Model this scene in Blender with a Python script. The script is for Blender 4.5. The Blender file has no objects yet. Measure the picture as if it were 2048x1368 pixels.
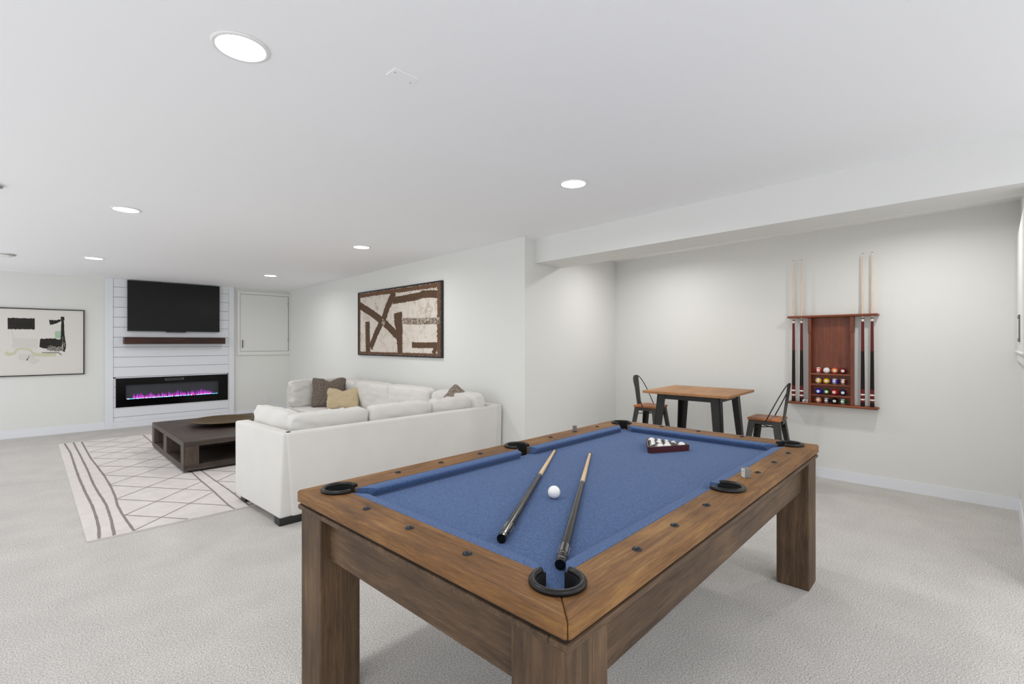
import bpy, bmesh, math, random
from mathutils import Vector, Matrix, noise
random.seed(7)
C = bpy.context.scene
COL = C.collection
PI = math.pi

# ---------------------------------------------------------------- camera
cd = bpy.data.cameras.new('camera'); cam = bpy.data.objects.new('camera', cd); COL.objects.link(cam)
cd.lens = 17.0; cd.sensor_width = 36.0; cd.shift_y = 0.0005; cd.clip_start = 0.05; cd.clip_end = 100
cam.location = (0, 0, 1.38); cam.rotation_euler = (PI/2, 0, -PI/4)
C.camera = cam
# ---------------------------------------------------------------- world: even fill light, let in by leaving out rear and left walls
w = bpy.data.worlds.new('world'); C.world = w; w.use_nodes = True
WB = w.node_tree.nodes['Background']
WB.inputs[0].default_value = (0.93, 0.96, 1.0, 1); WB.inputs[1].default_value = 1.52
C.view_settings.view_transform = 'Standard'; C.view_settings.look = 'None'
C.view_settings.gamma = 1; C.view_settings.use_curve_mapping = False
C.view_settings.exposure = 0.0
LAMP_W = 8.5        # watts of each ceiling downlight
RECESS_W = 10.5      # the two fittings over the games alcove
EMIT = 7.0

# ---------------------------------------------------------------- helpers
def srgb(h):
    h = h.lstrip('#'); v = [int(h[i:i+2], 16)/255 for i in (0, 2, 4)]
    return tuple((c/12.92 if c <= 0.04045 else ((c+0.055)/1.055)**2.4) for c in v) + (1,)

def newmat(name):
    m = bpy.data.materials.new(name); m.use_nodes = True
    nt = m.node_tree; return m, nt, nt.nodes['Principled BSDF']

def N(nt, kind, **kw):
    n = nt.nodes.new(kind)
    for k, v in kw.items(): setattr(n, k, v)
    return n

def plain(name, col, rough=0.5, metal=0.0, bump=0.0, bscale=200, var=0.0, vscale=8, spec=0.5, emit=None, es=0, sheen=0, coat=0):
    m, nt, b = newmat(name)
    c = srgb(col)
    b.inputs['Base Color'].default_value = c; b.inputs['Roughness'].default_value = rough
    b.inputs['Metallic'].default_value = metal; b.inputs['Specular IOR Level'].default_value = spec
    if coat: b.inputs['Coat Weight'].default_value = coat; b.inputs['Coat Roughness'].default_value = 0.05
    if sheen: b.inputs['Sheen Weight'].default_value = sheen
    tc = N(nt, 'ShaderNodeTexCoord')
    if var:
        n = N(nt, 'ShaderNodeTexNoise'); n.inputs['Scale'].default_value = vscale; n.inputs['Detail'].default_value = 5
        nt.links.new(tc.outputs['Object'], n.inputs['Vector'])
        r = N(nt, 'ShaderNodeValToRGB'); r.color_ramp.elements[0].position = 0.3; r.color_ramp.elements[1].position = 0.7
        r.color_ramp.elements[0].color = tuple(x*(1-var) for x in c[:3]) + (1,)
        r.color_ramp.elements[1].color = tuple(min(1, x*(1+var)) for x in c[:3]) + (1,)
        nt.links.new(n.outputs['Fac'], r.inputs['Fac']); nt.links.new(r.outputs['Color'], b.inputs['Base Color'])
    if bump:
        n = N(nt, 'ShaderNodeTexNoise'); n.inputs['Scale'].default_value = bscale; n.inputs['Detail'].default_value = 4
        nt.links.new(tc.outputs['Object'], n.inputs['Vector'])
        bp = N(nt, 'ShaderNodeBump'); bp.inputs['Strength'].default_value = bump; bp.inputs['Distance'].default_value = 0.01
        nt.links.new(n.outputs['Fac'], bp.inputs['Height']); nt.links.new(bp.outputs['Normal'], b.inputs['Normal'])
    if emit:
        b.inputs['Emission Color'].default_value = srgb(emit); b.inputs['Emission Strength'].default_value = es
    return m

def wood(name, dark, mid, light, axis=0, rough=0.45, scale=1.0, planks=0, plank_axis=1, gscale=22, spec=0.4, pvar=0.35, blotch=0.5):
    """grain runs along axis (object space)"""
    m, nt, b = newmat(name)
    b.inputs['Roughness'].default_value = rough; b.inputs['Specular IOR Level'].default_value = spec
    tc = N(nt, 'ShaderNodeTexCoord'); mp = N(nt, 'ShaderNodeMapping')
    s = [gscale*scale]*3; s[axis] = gscale*scale*0.06
    mp.inputs['Scale'].default_value = s
    nt.links.new(tc.outputs['Object'], mp.inputs['Vector'])
    n1 = N(nt, 'ShaderNodeTexNoise'); n1.inputs['Scale'].default_value = 1.6; n1.inputs['Detail'].default_value = 8; n1.inputs['Roughness'].default_value = 0.65; n1.inputs['Distortion'].default_value = 0.6
    nt.links.new(mp.outputs['Vector'], n1.inputs['Vector'])
    n2 = N(nt, 'ShaderNodeTexNoise'); n2.inputs['Scale'].default_value = 3.0*scale; n2.inputs['Detail'].default_value = 3
    nt.links.new(tc.outputs['Object'], n2.inputs['Vector'])
    n3 = N(nt, 'ShaderNodeTexNoise'); n3.inputs['Scale'].default_value = 9; n3.inputs['Detail'].default_value = 4; n3.inputs['Roughness'].default_value = 0.8
    nt.links.new(mp.outputs['Vector'], n3.inputs['Vector'])
    fa = N(nt, 'ShaderNodeMath', operation='MULTIPLY_ADD'); fa.inputs[1].default_value = 0.45; nt.links.new(n3.outputs['Fac'], fa.inputs[0])
    fb = N(nt, 'ShaderNodeMath', operation='MULTIPLY'); fb.inputs[1].default_value = 0.55; nt.links.new(n1.outputs['Fac'], fb.inputs[0]); nt.links.new(fb.outputs[0], fa.inputs[2])
    mx = N(nt, 'ShaderNodeMath', operation='MULTIPLY_ADD'); mx.inputs[1].default_value = 1-blotch*0.5
    md = N(nt, 'ShaderNodeMath', operation='MULTIPLY'); md.inputs[1].default_value = blotch*0.5
    nt.links.new(n2.outputs['Fac'], md.inputs[0]); nt.links.new(fa.outputs[0], mx.inputs[0]); nt.links.new(md.outputs[0], mx.inputs[2])
    r = N(nt, 'ShaderNodeValToRGB'); e = r.color_ramp.elements
    e[0].position = 0.37; e[0].color = srgb(dark); e[1].position = 0.64; e[1].color = srgb(light)
    x = e.new(0.5); x.color = srgb(mid)
    nt.links.new(mx.outputs[0], r.inputs['Fac'])
    out = r.outputs['Color']
    if planks:
        sp = N(nt, 'ShaderNodeSeparateXYZ'); nt.links.new(tc.outputs['Object'], sp.inputs[0])
        q = N(nt, 'ShaderNodeMath', operation='MULTIPLY'); q.inputs[1].default_value = planks
        nt.links.new(sp.outputs[plank_axis], q.inputs[0])
        fl = N(nt, 'ShaderNodeMath', operation='FLOOR'); nt.links.new(q.outputs[0], fl.inputs[0])
        wn = N(nt, 'ShaderNodeTexWhiteNoise', noise_dimensions='1D'); nt.links.new(fl.outputs[0], wn.inputs['W'])
        mr = N(nt, 'ShaderNodeMapRange'); mr.inputs['To Min'].default_value = 1-pvar; mr.inputs['To Max'].default_value = 1+pvar*0.5
        nt.links.new(wn.outputs['Value'], mr.inputs['Value'])
        mm = N(nt, 'ShaderNodeMix', data_type='RGBA', blend_type='MULTIPLY'); mm.inputs[0].default_value = 1
        nt.links.new(out, mm.inputs[6]); nt.links.new(mr.outputs[0], mm.inputs[7]); out = mm.outputs[2]
    nt.links.new(out, b.inputs['Base Color'])
    bp = N(nt, 'ShaderNodeBump'); bp.inputs['Strength'].default_value = 0.25; bp.inputs['Distance'].default_value = 0.002
    nt.links.new(n1.outputs['Fac'], bp.inputs['Height']); nt.links.new(bp.outputs['Normal'], b.inputs['Normal'])
    return m

def fin(bm, name, mat, parent=None, smooth=False, bevel=0, seg=2, kind=None, label=None):
    bmesh.ops.recalc_face_normals(bm, faces=bm.faces)
    me = bpy.data.meshes.new(name); bm.to_mesh(me); bm.free()
    for m in (mat if isinstance(mat, (list, tuple)) else [mat]): me.materials.append(m)
    o = bpy.data.objects.new(name, me); COL.objects.link(o)
    if smooth:
        for p in me.polygons: p.use_smooth = True
    if parent: o.parent = parent
    if bevel:
        md = o.modifiers.new('bevel', 'BEVEL'); md.width = bevel; md.segments = seg; md.limit_method = 'ANGLE'; md.angle_limit = 1.0
        md.harden_normals = False
    if kind: o['kind'] = kind
    if label: o['label'] = label
    return o

def box(bm, x0, x1, y0, y1, z0, z1, mi=0):
    v = [bm.verts.new(p) for p in ((x0,y0,z0),(x1,y0,z0),(x1,y1,z0),(x0,y1,z0),(x0,y0,z1),(x1,y0,z1),(x1,y1,z1),(x0,y1,z1))]
    for f in ((0,3,2,1),(4,5,6,7),(0,1,5,4),(1,2,6,5),(2,3,7,6),(3,0,4,7)):
        bm.faces.new([v[i] for i in f]).material_index = mi
    return v

def hexa(bm, bot, top, mi=0):
    """box from 4 bottom and 4 top points"""
    v = [bm.verts.new(p) for p in list(bot)+list(top)]
    for f in ((0,3,2,1),(4,5,6,7),(0,1,5,4),(1,2,6,5),(2,3,7,6),(3,0,4,7)):
        bm.faces.new([v[i] for i in f]).material_index = mi

def prism(bm, pts, z0, z1, mi=0):
    n = len(pts)
    a = [bm.verts.new((p[0], p[1], z0)) for p in pts]; b = [bm.verts.new((p[0], p[1], z1)) for p in pts]
    bm.faces.new(a[::-1]).material_index = mi; bm.faces.new(b).material_index = mi
    for i in range(n): bm.faces.new((a[i], a[(i+1) % n], b[(i+1) % n], b[i])).material_index = mi

def lathe(bm, prof, seg=32, c=(0,0,0), mi=0, close=True):
    rings = []
    for r, z in prof:
        if r < 1e-6: rings.append([bm.verts.new((c[0], c[1], c[2]+z))])
        else: rings.append([bm.verts.new((c[0]+r*math.cos(2*PI*i/seg), c[1]+r*math.sin(2*PI*i/seg), c[2]+z)) for i in range(seg)])
    for a, b in zip(rings, rings[1:]):
        for i in range(seg):
            j = (i+1) % seg
            if len(a) == 1 and len(b) == 1: continue
            if len(a) == 1: f = bm.faces.new((a[0], b[j], b[i]))
            elif len(b) == 1: f = bm.faces.new((a[i], a[j], b[0]))
            else: f = bm.faces.new((a[i], a[j], b[j], b[i]))
            f.material_index = mi

def tube(bm, pts, rad, seg=8, mi=0, cap=True, flat=None):
    """sweep a circle (or ellipse via flat=(ra,rb)) along points; rad scalar or list"""
    pts = [Vector(p) for p in pts]; n = len(pts)
    up = Vector((0.013, 0.021, 1)).normalized(); rings = []
    for i, p in enumerate(pts):
        t = (pts[min(i+1, n-1)]-pts[max(i-1, 0)]).normalized()
        u = up - t*up.dot(t)
        if u.length < 1e-3: u = Vector((1, 0, 0)) - t*t.x
        u.normalize(); v = t.cross(u); up = u
        r = rad[i] if isinstance(rad, (list, tuple)) else rad
        rings.append([bm.verts.new(p+u*math.cos(2*PI*k/seg)*r+v*math.sin(2*PI*k/seg)*r) for k in range(seg)])
    for a, b in zip(rings, rings[1:]):
        for k in range(seg):
            bm.faces.new((a[k], a[(k+1) % seg], b[(k+1) % seg], b[k])).material_index = mi
    if cap:
        bm.faces.new(rings[0][::-1]).material_index = mi; bm.faces.new(rings[-1]).material_index = mi

def tag(o, label=None, cat=None, group=None, kind=None):
    if label: o['label'] = label
    if cat: o['category'] = cat
    if group: o['group'] = group
    if kind: o['kind'] = kind
    return o

def empty(name, loc, label, cat, rz=0, group=None):
    o = bpy.data.objects.new(name, None); COL.objects.link(o); o.empty_display_size = 0.1
    o.location = loc; o.rotation_euler = (0, 0, rz)
    return tag(o, label, cat, group)

def bx(name, mat, x0, x1, y0, y1, z0, z1, parent=None, bevel=0, seg=2, kind=None):
    bm = bmesh.new(); box(bm, x0, x1, y0, y1, z0, z1)
    return fin(bm, name, mat, parent, bevel=bevel, seg=seg, kind=kind)

def copy_tree(o, parent=None):
    c = o.copy(); COL.objects.link(c); c.parent = parent
    for ch in list(o.children): copy_tree(ch, c)
    return c

def arc(c, r, a0, a1, n=10):
    return [(c[0]+r*math.cos(math.radians(a0+(a1-a0)*i/n)), c[1]+r*math.sin(math.radians(a0+(a1-a0)*i/n))) for i in range(n+1)]

# ---------------------------------------------------------------- materials
M = {}
M['wall'] = plain('wall_paint', '#E4E4E0', 0.75, bump=0.06, bscale=60, spec=0.2)
M['ceil'] = plain('ceiling_paint', '#F8F8F9', 0.85, bump=0.04, bscale=80, spec=0.15)
M['trim'] = plain('trim_paint', '#E6E8EC', 0.45, spec=0.35)
M['gap'] = plain('board_gap', '#6E7072', 0.8)
def carpet():
    m, nt, b = newmat('carpet')
    b.inputs['Roughness'].default_value = 0.95; b.inputs['Specular IOR Level'].default_value = 0.1
    tc = N(nt, 'ShaderNodeTexCoord')
    n = N(nt, 'ShaderNodeTexNoise'); n.inputs['Scale'].default_value = 155; n.inputs['Detail'].default_value = 3; n.inputs['Roughness'].default_value = 0.7
    nt.links.new(tc.outputs['Object'], n.inputs['Vector'])
    n2 = N(nt, 'ShaderNodeTexNoise'); n2.inputs['Scale'].default_value = 3.5; n2.inputs['Detail'].default_value = 4
    nt.links.new(tc.outputs['Object'], n2.inputs['Vector'])
    r = N(nt, 'ShaderNodeValToRGB'); e = r.color_ramp.elements
    e[0].position = 0.33; e[0].color = srgb('#94908B'); e[1].position = 0.60; e[1].color = srgb('#DEDAD6')
    nt.links.new(n.outputs['Fac'], r.inputs['Fac'])
    mr = N(nt, 'ShaderNodeMapRange'); mr.inputs['From Min'].default_value = 0.3; mr.inputs['From Max'].default_value = 0.7
    mr.inputs['To Min'].default_value = 0.93; mr.inputs['To Max'].default_value = 1.04
    nt.links.new(n2.outputs['Fac'], mr.inputs['Value'])
    mm = N(nt, 'ShaderNodeMix', data_type='RGBA', blend_type='MULTIPLY'); mm.inputs[0].default_value = 1
    nt.links.new(r.outputs['Color'], mm.inputs[6]); nt.links.new(mr.outputs[0], mm.inputs[7])
    nt.links.new(mm.outputs[2], b.inputs['Base Color'])
    bp = N(nt, 'ShaderNodeBump'); bp.inputs['Strength'].default_value = 0.5; bp.inputs['Distance'].default_value = 0.006
    nt.links.new(n.outputs['Fac'], bp.inputs['Height']); nt.links.new(bp.outputs['Normal'], b.inputs['Normal'])
    return m
M['carpet'] = carpet()
M['rug'] = plain('rug_wool', '#DFD9D5', 0.95, bump=0.5, bscale=260, var=0.05, vscale=9, spec=0.1)
M['rugline'] = plain('rug_line', '#938A85', 0.95, bump=0.5, bscale=260, var=0.12, vscale=60, spec=0.1)
M['sofa'] = plain('sofa_fabric', '#DCD9D4', 0.9, bump=0.12, bscale=500, var=0.02, vscale=5, spec=0.15, sheen=0.2)
M['blackwood'] = plain('black_lacquer', '#1D1C1B', 0.45)
def woven(name, a, b_, sx, sy, rough=0.9):
    m, nt, b = newmat(name); b.inputs['Roughness'].default_value = rough; b.inputs['Specular IOR Level'].default_value = 0.15
    tc = N(nt, 'ShaderNodeTexCoord'); mp = N(nt, 'ShaderNodeMapping'); mp.inputs['Scale'].default_value = (sx, sy, sx)
    nt.links.new(tc.outputs['Object'], mp.inputs['Vector'])
    n = N(nt, 'ShaderNodeTexNoise'); n.inputs['Scale'].default_value = 1; n.inputs['Detail'].default_value = 4; n.inputs['Roughness'].default_value = 0.7
    nt.links.new(mp.outputs['Vector'], n.inputs['Vector'])
    r = N(nt, 'ShaderNodeValToRGB'); r.color_ramp.elements[0].position = 0.35; r.color_ramp.elements[1].position = 0.65
    r.color_ramp.elements[0].color = srgb(a); r.color_ramp.elements[1].color = srgb(b_)
    nt.links.new(n.outputs['Fac'], r.inputs['Fac']); nt.links.new(r.outputs['Color'], b.inputs['Base Color'])
    bp = N(nt, 'ShaderNodeBump'); bp.inputs['Strength'].default_value = 0.4; bp.inputs['Distance'].default_value = 0.003
    nt.links.new(n.outputs['Fac'], bp.inputs['Height']); nt.links.new(bp.outputs['Normal'], b.inputs['Normal'])
    return m
M['pillow_dark'] = woven('pillow_taupe', '#544A43', '#857A70', 60, 260)
M['pillow_tan'] = woven('pillow_tan', '#B39F7C', '#D2C2A2', 220, 50)
M['pillow_speck'] = woven('pillow_speckled', '#4E443D', '#B3A594', 90, 90)
M['coffee_x'] = wood('coffee_wood_x', '#2B2420', '#473D37', '#64584E', 0, rough=0.45, gscale=16, spec=0.3)
M['coffee_z'] = wood('coffee_wood_z', '#352C26', '#52473E', '#6E6257', 2, rough=0.5, gscale=16, spec=0.25)
M['bronze'] = plain('bronze', '#65502F', 0.42, metal=0.75, var=0.12, vscale=7)
M['bronze_in'] = plain('bronze_inside', '#55452C', 0.45, metal=0.7)
for ax in (0, 1, 2):
    M['pool%d' % ax] = wood('pool_wood_%d' % ax, '#372A1F', '#574433', '#775E45', ax, rough=0.55, gscale=20, blotch=0.6, spec=0.25)
    M['pooltop%d' % ax] = wood('pool_rail_wood_%d' % ax, '#4E351E', '#785431', '#9F7846', ax, rough=0.55, gscale=24, blotch=0.6, spec=0.25)
def felt():
    m, nt, b = newmat('blue_cloth'); b.inputs['Roughness'].default_value = 0.95; b.inputs['Specular IOR Level'].default_value = 0.1
    b.inputs['Sheen Weight'].default_value = 0.08
    tc = N(nt, 'ShaderNodeTexCoord'); n = N(nt, 'ShaderNodeTexNoise'); n.inputs['Scale'].default_value = 260; n.inputs['Detail'].default_value = 3
    nt.links.new(tc.outputs['Object'], n.inputs['Vector'])
    r = N(nt, 'ShaderNodeValToRGB'); r.color_ramp.elements[0].position = 0.3; r.color_ramp.elements[1].position = 0.7
    r.color_ramp.elements[0].color = srgb('#3A4D74'); r.color_ramp.elements[1].color = srgb('#5B739B')
    nt.links.new(n.outputs['Fac'], r.inputs['Fac']); nt.links.new(r.outputs['Color'], b.inputs['Base Color'])
    bp = N(nt, 'ShaderNodeBump'); bp.inputs['Strength'].default_value = 0.2; bp.inputs['Distance'].default_value = 0.002
    nt.links.new(n.outputs['Fac'], bp.inputs['Height']); nt.links.new(bp.outputs['Normal'], b.inputs['Normal'])
    return m
M['felt'] = felt()
M['rubber'] = plain('black_leather', '#121110', 0.36, spec=0.35)
M['hole'] = plain('pocket_inside', '#08080A', 0.8)
M['stud'] = plain('rail_stud', '#23272A', 0.35, metal=0.5)
M['dark'] = plain('dark_groove', '#1E140D', 0.9)
M['metal'] = plain('gunmetal', '#3E3D3A', 0.42, metal=0.45, bump=0.05, bscale=90)
M['metal_black'] = plain('black_metal', '#242322', 0.42, metal=0.4)
M['bar_top'] = wood('bar_top_wood', '#8E5F38', '#AD7B4C', '#C4925F', 0, rough=0.45, gscale=18, planks=7, plank_axis=1, pvar=0.12)
M['seat_wood'] = wood('seat_wood', '#8A4B26', '#B06C3C', '#C98952', 0, rough=0.4, gscale=24, planks=26, plank_axis=1, pvar=0.4)
M['mahog_z'] = wood('rack_wood_z', '#5F301D', '#7A4028', '#925334', 2, rough=0.4, gscale=18)
M['mahog_y'] = wood('rack_wood_y', '#643018', '#82442A', '#985636', 1, rough=0.4, gscale=18)
M['maple'] = wood('maple', '#C8A478', '#D9B88C', '#E6C9A0', 0, rough=0.3, gscale=40)
M['maple_z'] = wood('pale_maple', '#D8C2AC', '#E2CFBC', '#EBDCCB', 2, rough=0.3, gscale=40)
M['ivory'] = plain('ivory', '#EDE3D6', 0.3)
M['cue_black'] = plain('cue_black', '#090808', 0.16, spec=0.35)
def grip():
    m, nt, b = newmat('mottled_grip'); b.inputs['Roughness'].default_value = 0.2
    tc = N(nt, 'ShaderNodeTexCoord'); v = N(nt, 'ShaderNodeTexVoronoi'); v.inputs['Scale'].default_value = 55
    nt.links.new(tc.outputs['Object'], v.inputs['Vector'])
    r = N(nt, 'ShaderNodeValToRGB'); r.color_ramp.elements[0].color = srgb('#4A453E'); r.color_ramp.elements[0].position = 0.02
    r.color_ramp.elements[1].color = srgb('#0E0D0C'); r.color_ramp.elements[1].position = 0.45
    nt.links.new(v.outputs['Distance'], r.inputs['Fac']); nt.links.new(r.outputs['Color'], b.inputs['Base Color'])
    return m
M['grip'] = grip(); M['grip'].node_tree.nodes['Principled BSDF'].inputs['Specular IOR Level'].default_value = .3
M['steel'] = plain('steel', '#8B8984', 0.3, metal=0.8)
M['cue_red'] = plain('cue_red', '#641A1D', 0.4, spec=0.3)
M['cue_dark'] = plain('cue_dark', '#1A100E', 0.4, spec=0.25)
M['tip'] = plain('cue_tip', '#5A4A42', 0.7)
M['tv'] = plain('tv_screen', '#0C0C0B', 0.33, spec=0.28)
M['tv_bezel'] = plain('tv_bezel', '#0E0E0E', 0.4)
M['mantel'] = wood('mantel_wood', '#150A07', '#33190F', '#5C3322', 0, rough=0.5, gscale=20)
M['glassblack'] = plain('black_glass', '#030304', 0.15, spec=0.3)
M['firebox'] = plain('firebox', '#33353C', 0.4)
M['frameblack'] = plain('frame_black', '#1A1816', 0.45)
M['plate'] = plain('plastic_white', '#E8E8E6', 0.4)
M['screw'] = plain('screw', '#8A8A88', 0.4)
M['lens'] = plain('lamp_lens', '#FFFFFF', 0.4, emit='#FFFDF8', es=EMIT)

# ---------------------------------------------------------------- room shell
XP = 3.69; YF = 10.0; XB = 5.75
def zc(y): return 2.545-0.0145*y
def struct(name, bm, mat, **k): return fin(bm, name, mat, kind='structure', **k)
X0, YB = -1.5, -1.8
bm = bmesh.new(); box(bm, X0-.1, XB+.2, YB, YF+.2, -0.1, 0.0); struct('floor', bm, M['carpet'])
bm = bmesh.new()
hexa(bm, [(X0-.1,YB,zc(YB)),(XB+.2,YB,zc(YB)),(XB+.2,YF+.2,zc(YF+.2)),(X0-.1,YF+.2,zc(YF+.2))],
     [(X0-.1,YB,2.75),(XB+.2,YB,2.75),(XB+.2,YF+.2,2.75),(X0-.1,YF+.2,2.75)])
struct('ceiling', bm, M['ceil'])
bx('wall_fireplace', M['wall'], X0, XP+.2, YF, YF+.15, 0, 2.7, kind='structure')
SY = 3.50
bm = bmesh.new(); prism(bm, [(XP, SY), (XB, 3.715), (XB, 3.9), (XP+.16, 3.9), (XP+.16, YF), (XP, YF)], 0, 2.7)
struct('wall_painting', bm, M['wall'])
bx('wall_cue_rack', M['wall'], XB, XB+.15, -0.3, 3.9, 0, 2.7, kind='structure')
# return wall at the right edge of the view
bx('wall_right', M['wall'], 3.95, XB, -0.30, -0.145, 0, 2.7, kind='structure')
# beam: slab across the alcove mouth
bm = bmesh.new()
hexa(bm, [(3.862, SY+.03, 2.235), (3.845, YB, 2.265), (4.12, YB, 2.265), (4.34, 3.56, 2.235)],
     [(3.862, SY+.03, 2.6), (3.845, YB, 2.6), (4.12, YB, 2.6), (4.34, 3.56, 2.6)])
struct('trim_1', bm, M['wall'])
# baseboards
def baseboard(name, p, q, nrm, h=0.10, t=0.014):
    bm = bmesh.new(); p = Vector((*p, 0)); q = Vector((*q, 0)); n = Vector((*nrm, 0)).normalized()
    hexa(bm, [p, q, q+n*t, p+n*t], [v+Vector((0,0,h)) for v in (p, q, q+n*t*0.55, p+n*t*0.55)])
    return struct(name, bm, M['trim'])
baseboard('baseboard_fireplace', (X0, YF), (0.86, YF), (0, -1), h=.115)
baseboard('baseboard_fireplace_corner', (2.69, YF), (XP, YF), (0, -1), h=.115)
baseboard('baseboard_painting', (XP, SY), (XP, YF), (-1, 0))
baseboard('baseboard_alcove', (XP, SY), (XB, 3.715), (0.1, -1))
baseboard('baseboard_cue_rack', (XB, -.145), (XB, 3.71), (-1, 0))
baseboard('baseboard_right', (XB, -.145), (3.95, -.145), (0, 1))
# shallow ceiling step at the top of the fireplace wall
bm = bmesh.new(); hexa(bm, [(X0,9.75,2.398),(.86,9.93,2.398),(.86,10,2.398),(X0,10,2.398)], [(X0,9.75,2.45),(.86,9.93,2.45),(.86,10,2.45),(X0,10,2.45)])
struct('trim_2', bm, M['ceil'])
# shiplap chimney breast
sl = bpy.data.objects.new('trim_3', None); COL.objects.link(sl); sl['kind'] = 'structure'
sl.location = (0, 0, 0)
bx('backing', M['gap'], .86, 2.69, 9.985, 10.0, 0, 2.4, sl)
bm = bmesh.new()
zs = [2.4, 2.268]; 
while zs[-1]-.161 > .12: zs.append(zs[-1]-.161)
zs.append(.10)
for a, b in zip(zs, zs[1:]):
    if b > .80 or a < .337: box(bm, .958, 2.598, 9.962, 9.986, b+.005, a)
    else:
        if a > .80 > b: box(bm, .958, 2.598, 9.962, 9.986, .80, a)
        if a > .335 > b: box(bm, .958, 2.598, 9.962, 9.986, b+.005, .34)
        box(bm, .958, .99, 9.962, 9.986, b+.005, a); box(bm, 2.575, 2.598, 9.962, 9.986, b+.005, a)
fin(bm, 'shiplap_boards', M['trim'], sl, bevel=.0015, seg=1)
bm = bmesh.new(); box(bm, .856, .956, 9.955, 9.99, 0, 2.4); box(bm, 2.60, 2.69, 9.955, 9.99, 0, 2.4); box(bm, .956, 2.60, 9.955, 9.986, 0, .104)
fin(bm, 'edge_boards', M['trim'], sl, bevel=.002, seg=1)

# window casing on the return wall at the right edge
wn = bpy.data.objects.new('window_1', None); COL.objects.link(wn); wn['kind'] = 'structure'
bm = bmesh.new()
box(bm, 4.3, 5.742, -.144, -.122, 1.235, 2.22)
fin(bm, 'window_frame', M['wall'], wn, bevel=.003)
bx('window_sill', M['wall'], 4.25, 5.745, -.144, -.112, 1.30, 1.315, wn, bevel=.004)
bm = bmesh.new(); box(bm, 4.9, 5.06, -.140, -.116, 1.385, 1.575); box(bm, 4.89, 5.08, -.140, -.112, 1.55, 1.575); box(bm, 4.89, 5.08, -.140, -.112, 1.385, 1.41)
fin(bm, 'latch_panel', plain('latch_metal', '#6A6C6A', 0.4, metal=0.6), wn, bevel=.003)

# ---------------------------------------------------------------- ceiling fittings
def downlight(x, y, label, watts, grp='recessed ceiling downlights', z=None):
    z = zc(y) if z is None else z
    t = empty('recessed_downlight', (x, y, z), label, 'ceiling light', group=grp)
    bm = bmesh.new(); lathe(bm, [(.085, -.004), (.088, -.0065), (.098, -.005), (.102, -.0005), (.102, 0), (.085, 0)], 48)
    fin(bm, 'trim_ring', M['plate'], t, smooth=True)
    bm = bmesh.new(); lathe(bm, [(0, -.0055), (.086, -.0045), (.086, -.001), (0, -.001)], 48)
    fin(bm, 'lens', M['lens'], t)
    ld = bpy.data.lights.new('downlight_lamp', 'AREA'); ld.shape = 'DISK'; ld.size = .15; ld.energy = watts; ld.color = (1, .99, .975)
    ld.spread = math.radians(165)
    lo = bpy.data.objects.new('lamp', ld); COL.objects.link(lo); lo.parent = t; lo.location = (0, 0, -.012)
    return t
downlight(.578, 2.053, 'largest downlight, at the upper left, nearest the camera', LAMP_W)
downlight(2.749, 2.129, 'downlight in the ceiling above the pool table', LAMP_W)
downlight(.566, 5.047, 'second downlight of the left row, level with the sofa arm', LAMP_W)
downlight(.576, 7.93, 'farthest downlight of the left row, in front of the left picture', LAMP_W)
downlight(2.69, 5.121, 'downlight above the near half of the sofa', LAMP_W)
downlight(2.679, 8.024, 'farthest downlight, in front of the white access door', LAMP_W)
# fittings behind the beam and behind the camera, off the picture, light their parts of the room
for (x, y, wt, z) in ((4.85, 2.75, RECESS_W, 2.5), (4.85, .45, RECESS_W, 2.54), (.55, -.9, LAMP_W, None), (2.7, -.9, LAMP_W, None)):
    ld = bpy.data.lights.new('downlight_lamp', 'AREA'); ld.shape = 'DISK'; ld.size = .15; ld.energy = wt; ld.color = (1, .99, .975); ld.spread = math.radians(165)
    lo = bpy.data.objects.new('lamp', ld); COL.objects.link(lo); lo.location = (x, y, (zc(y) if z is None else z)-.015)

t = empty('blank_cover_plate', (1.135, 1.797, zc(1.797)), 'small blank rectangular cover plate screwed to the ceiling', 'cover plate')
bm = bmesh.new(); box(bm, -.062, .062, -.037, .037, -.0035, 0); fin(bm, 'plate', M['ceil'], t, bevel=.0015)
for sx in (-.045, .045):
    bm = bmesh.new(); lathe(bm, [(0, -.005), (.003, -.0045), (.003, -.003)], 10, (sx, 0.012*(-1 if sx < 0 else 1), 0)); fin(bm, 'screw', M['screw'], t)
def ceil_disc(name, x, y, r, label, cat):
    t = empty(name, (x, y, zc(y)), label, cat)
    bm = bmesh.new(); lathe(bm, [(0, -.03), (r*.72, -.03), (r*.8, -.024), (r*.8, -.016), (r, -.014), (r, 0), (0, 0)], 40)
    fin(bm, 'cover', M['plate'], t, smooth=False, bevel=.002)
    bm = bmesh.new(); lathe(bm, [(r*.80, -.0165), (r*1.0, -.0145), (r*1.015, -.012), (r*1.015, -.010), (r*.80, -.010)], 40); fin(bm, 'dark_rim', M['screw'], t)
    bm = bmesh.new(); lathe(bm, [(0, -.033), (.008, -.032), (.008, -.028)], 12, (r*.45, -r*.2, 0)); fin(bm, 'indicator', M['screw'], t)
ceil_disc('smoke_detector', -.21, 4.90, .085, 'round smoke detector on the ceiling, cut by the left edge of the photo', 'smoke detector')
ceil_disc('ceiling_sensor', -.19, 8.256, .085, 'flat round white sensor near the fireplace wall at the left edge', 'sensor')

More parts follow.
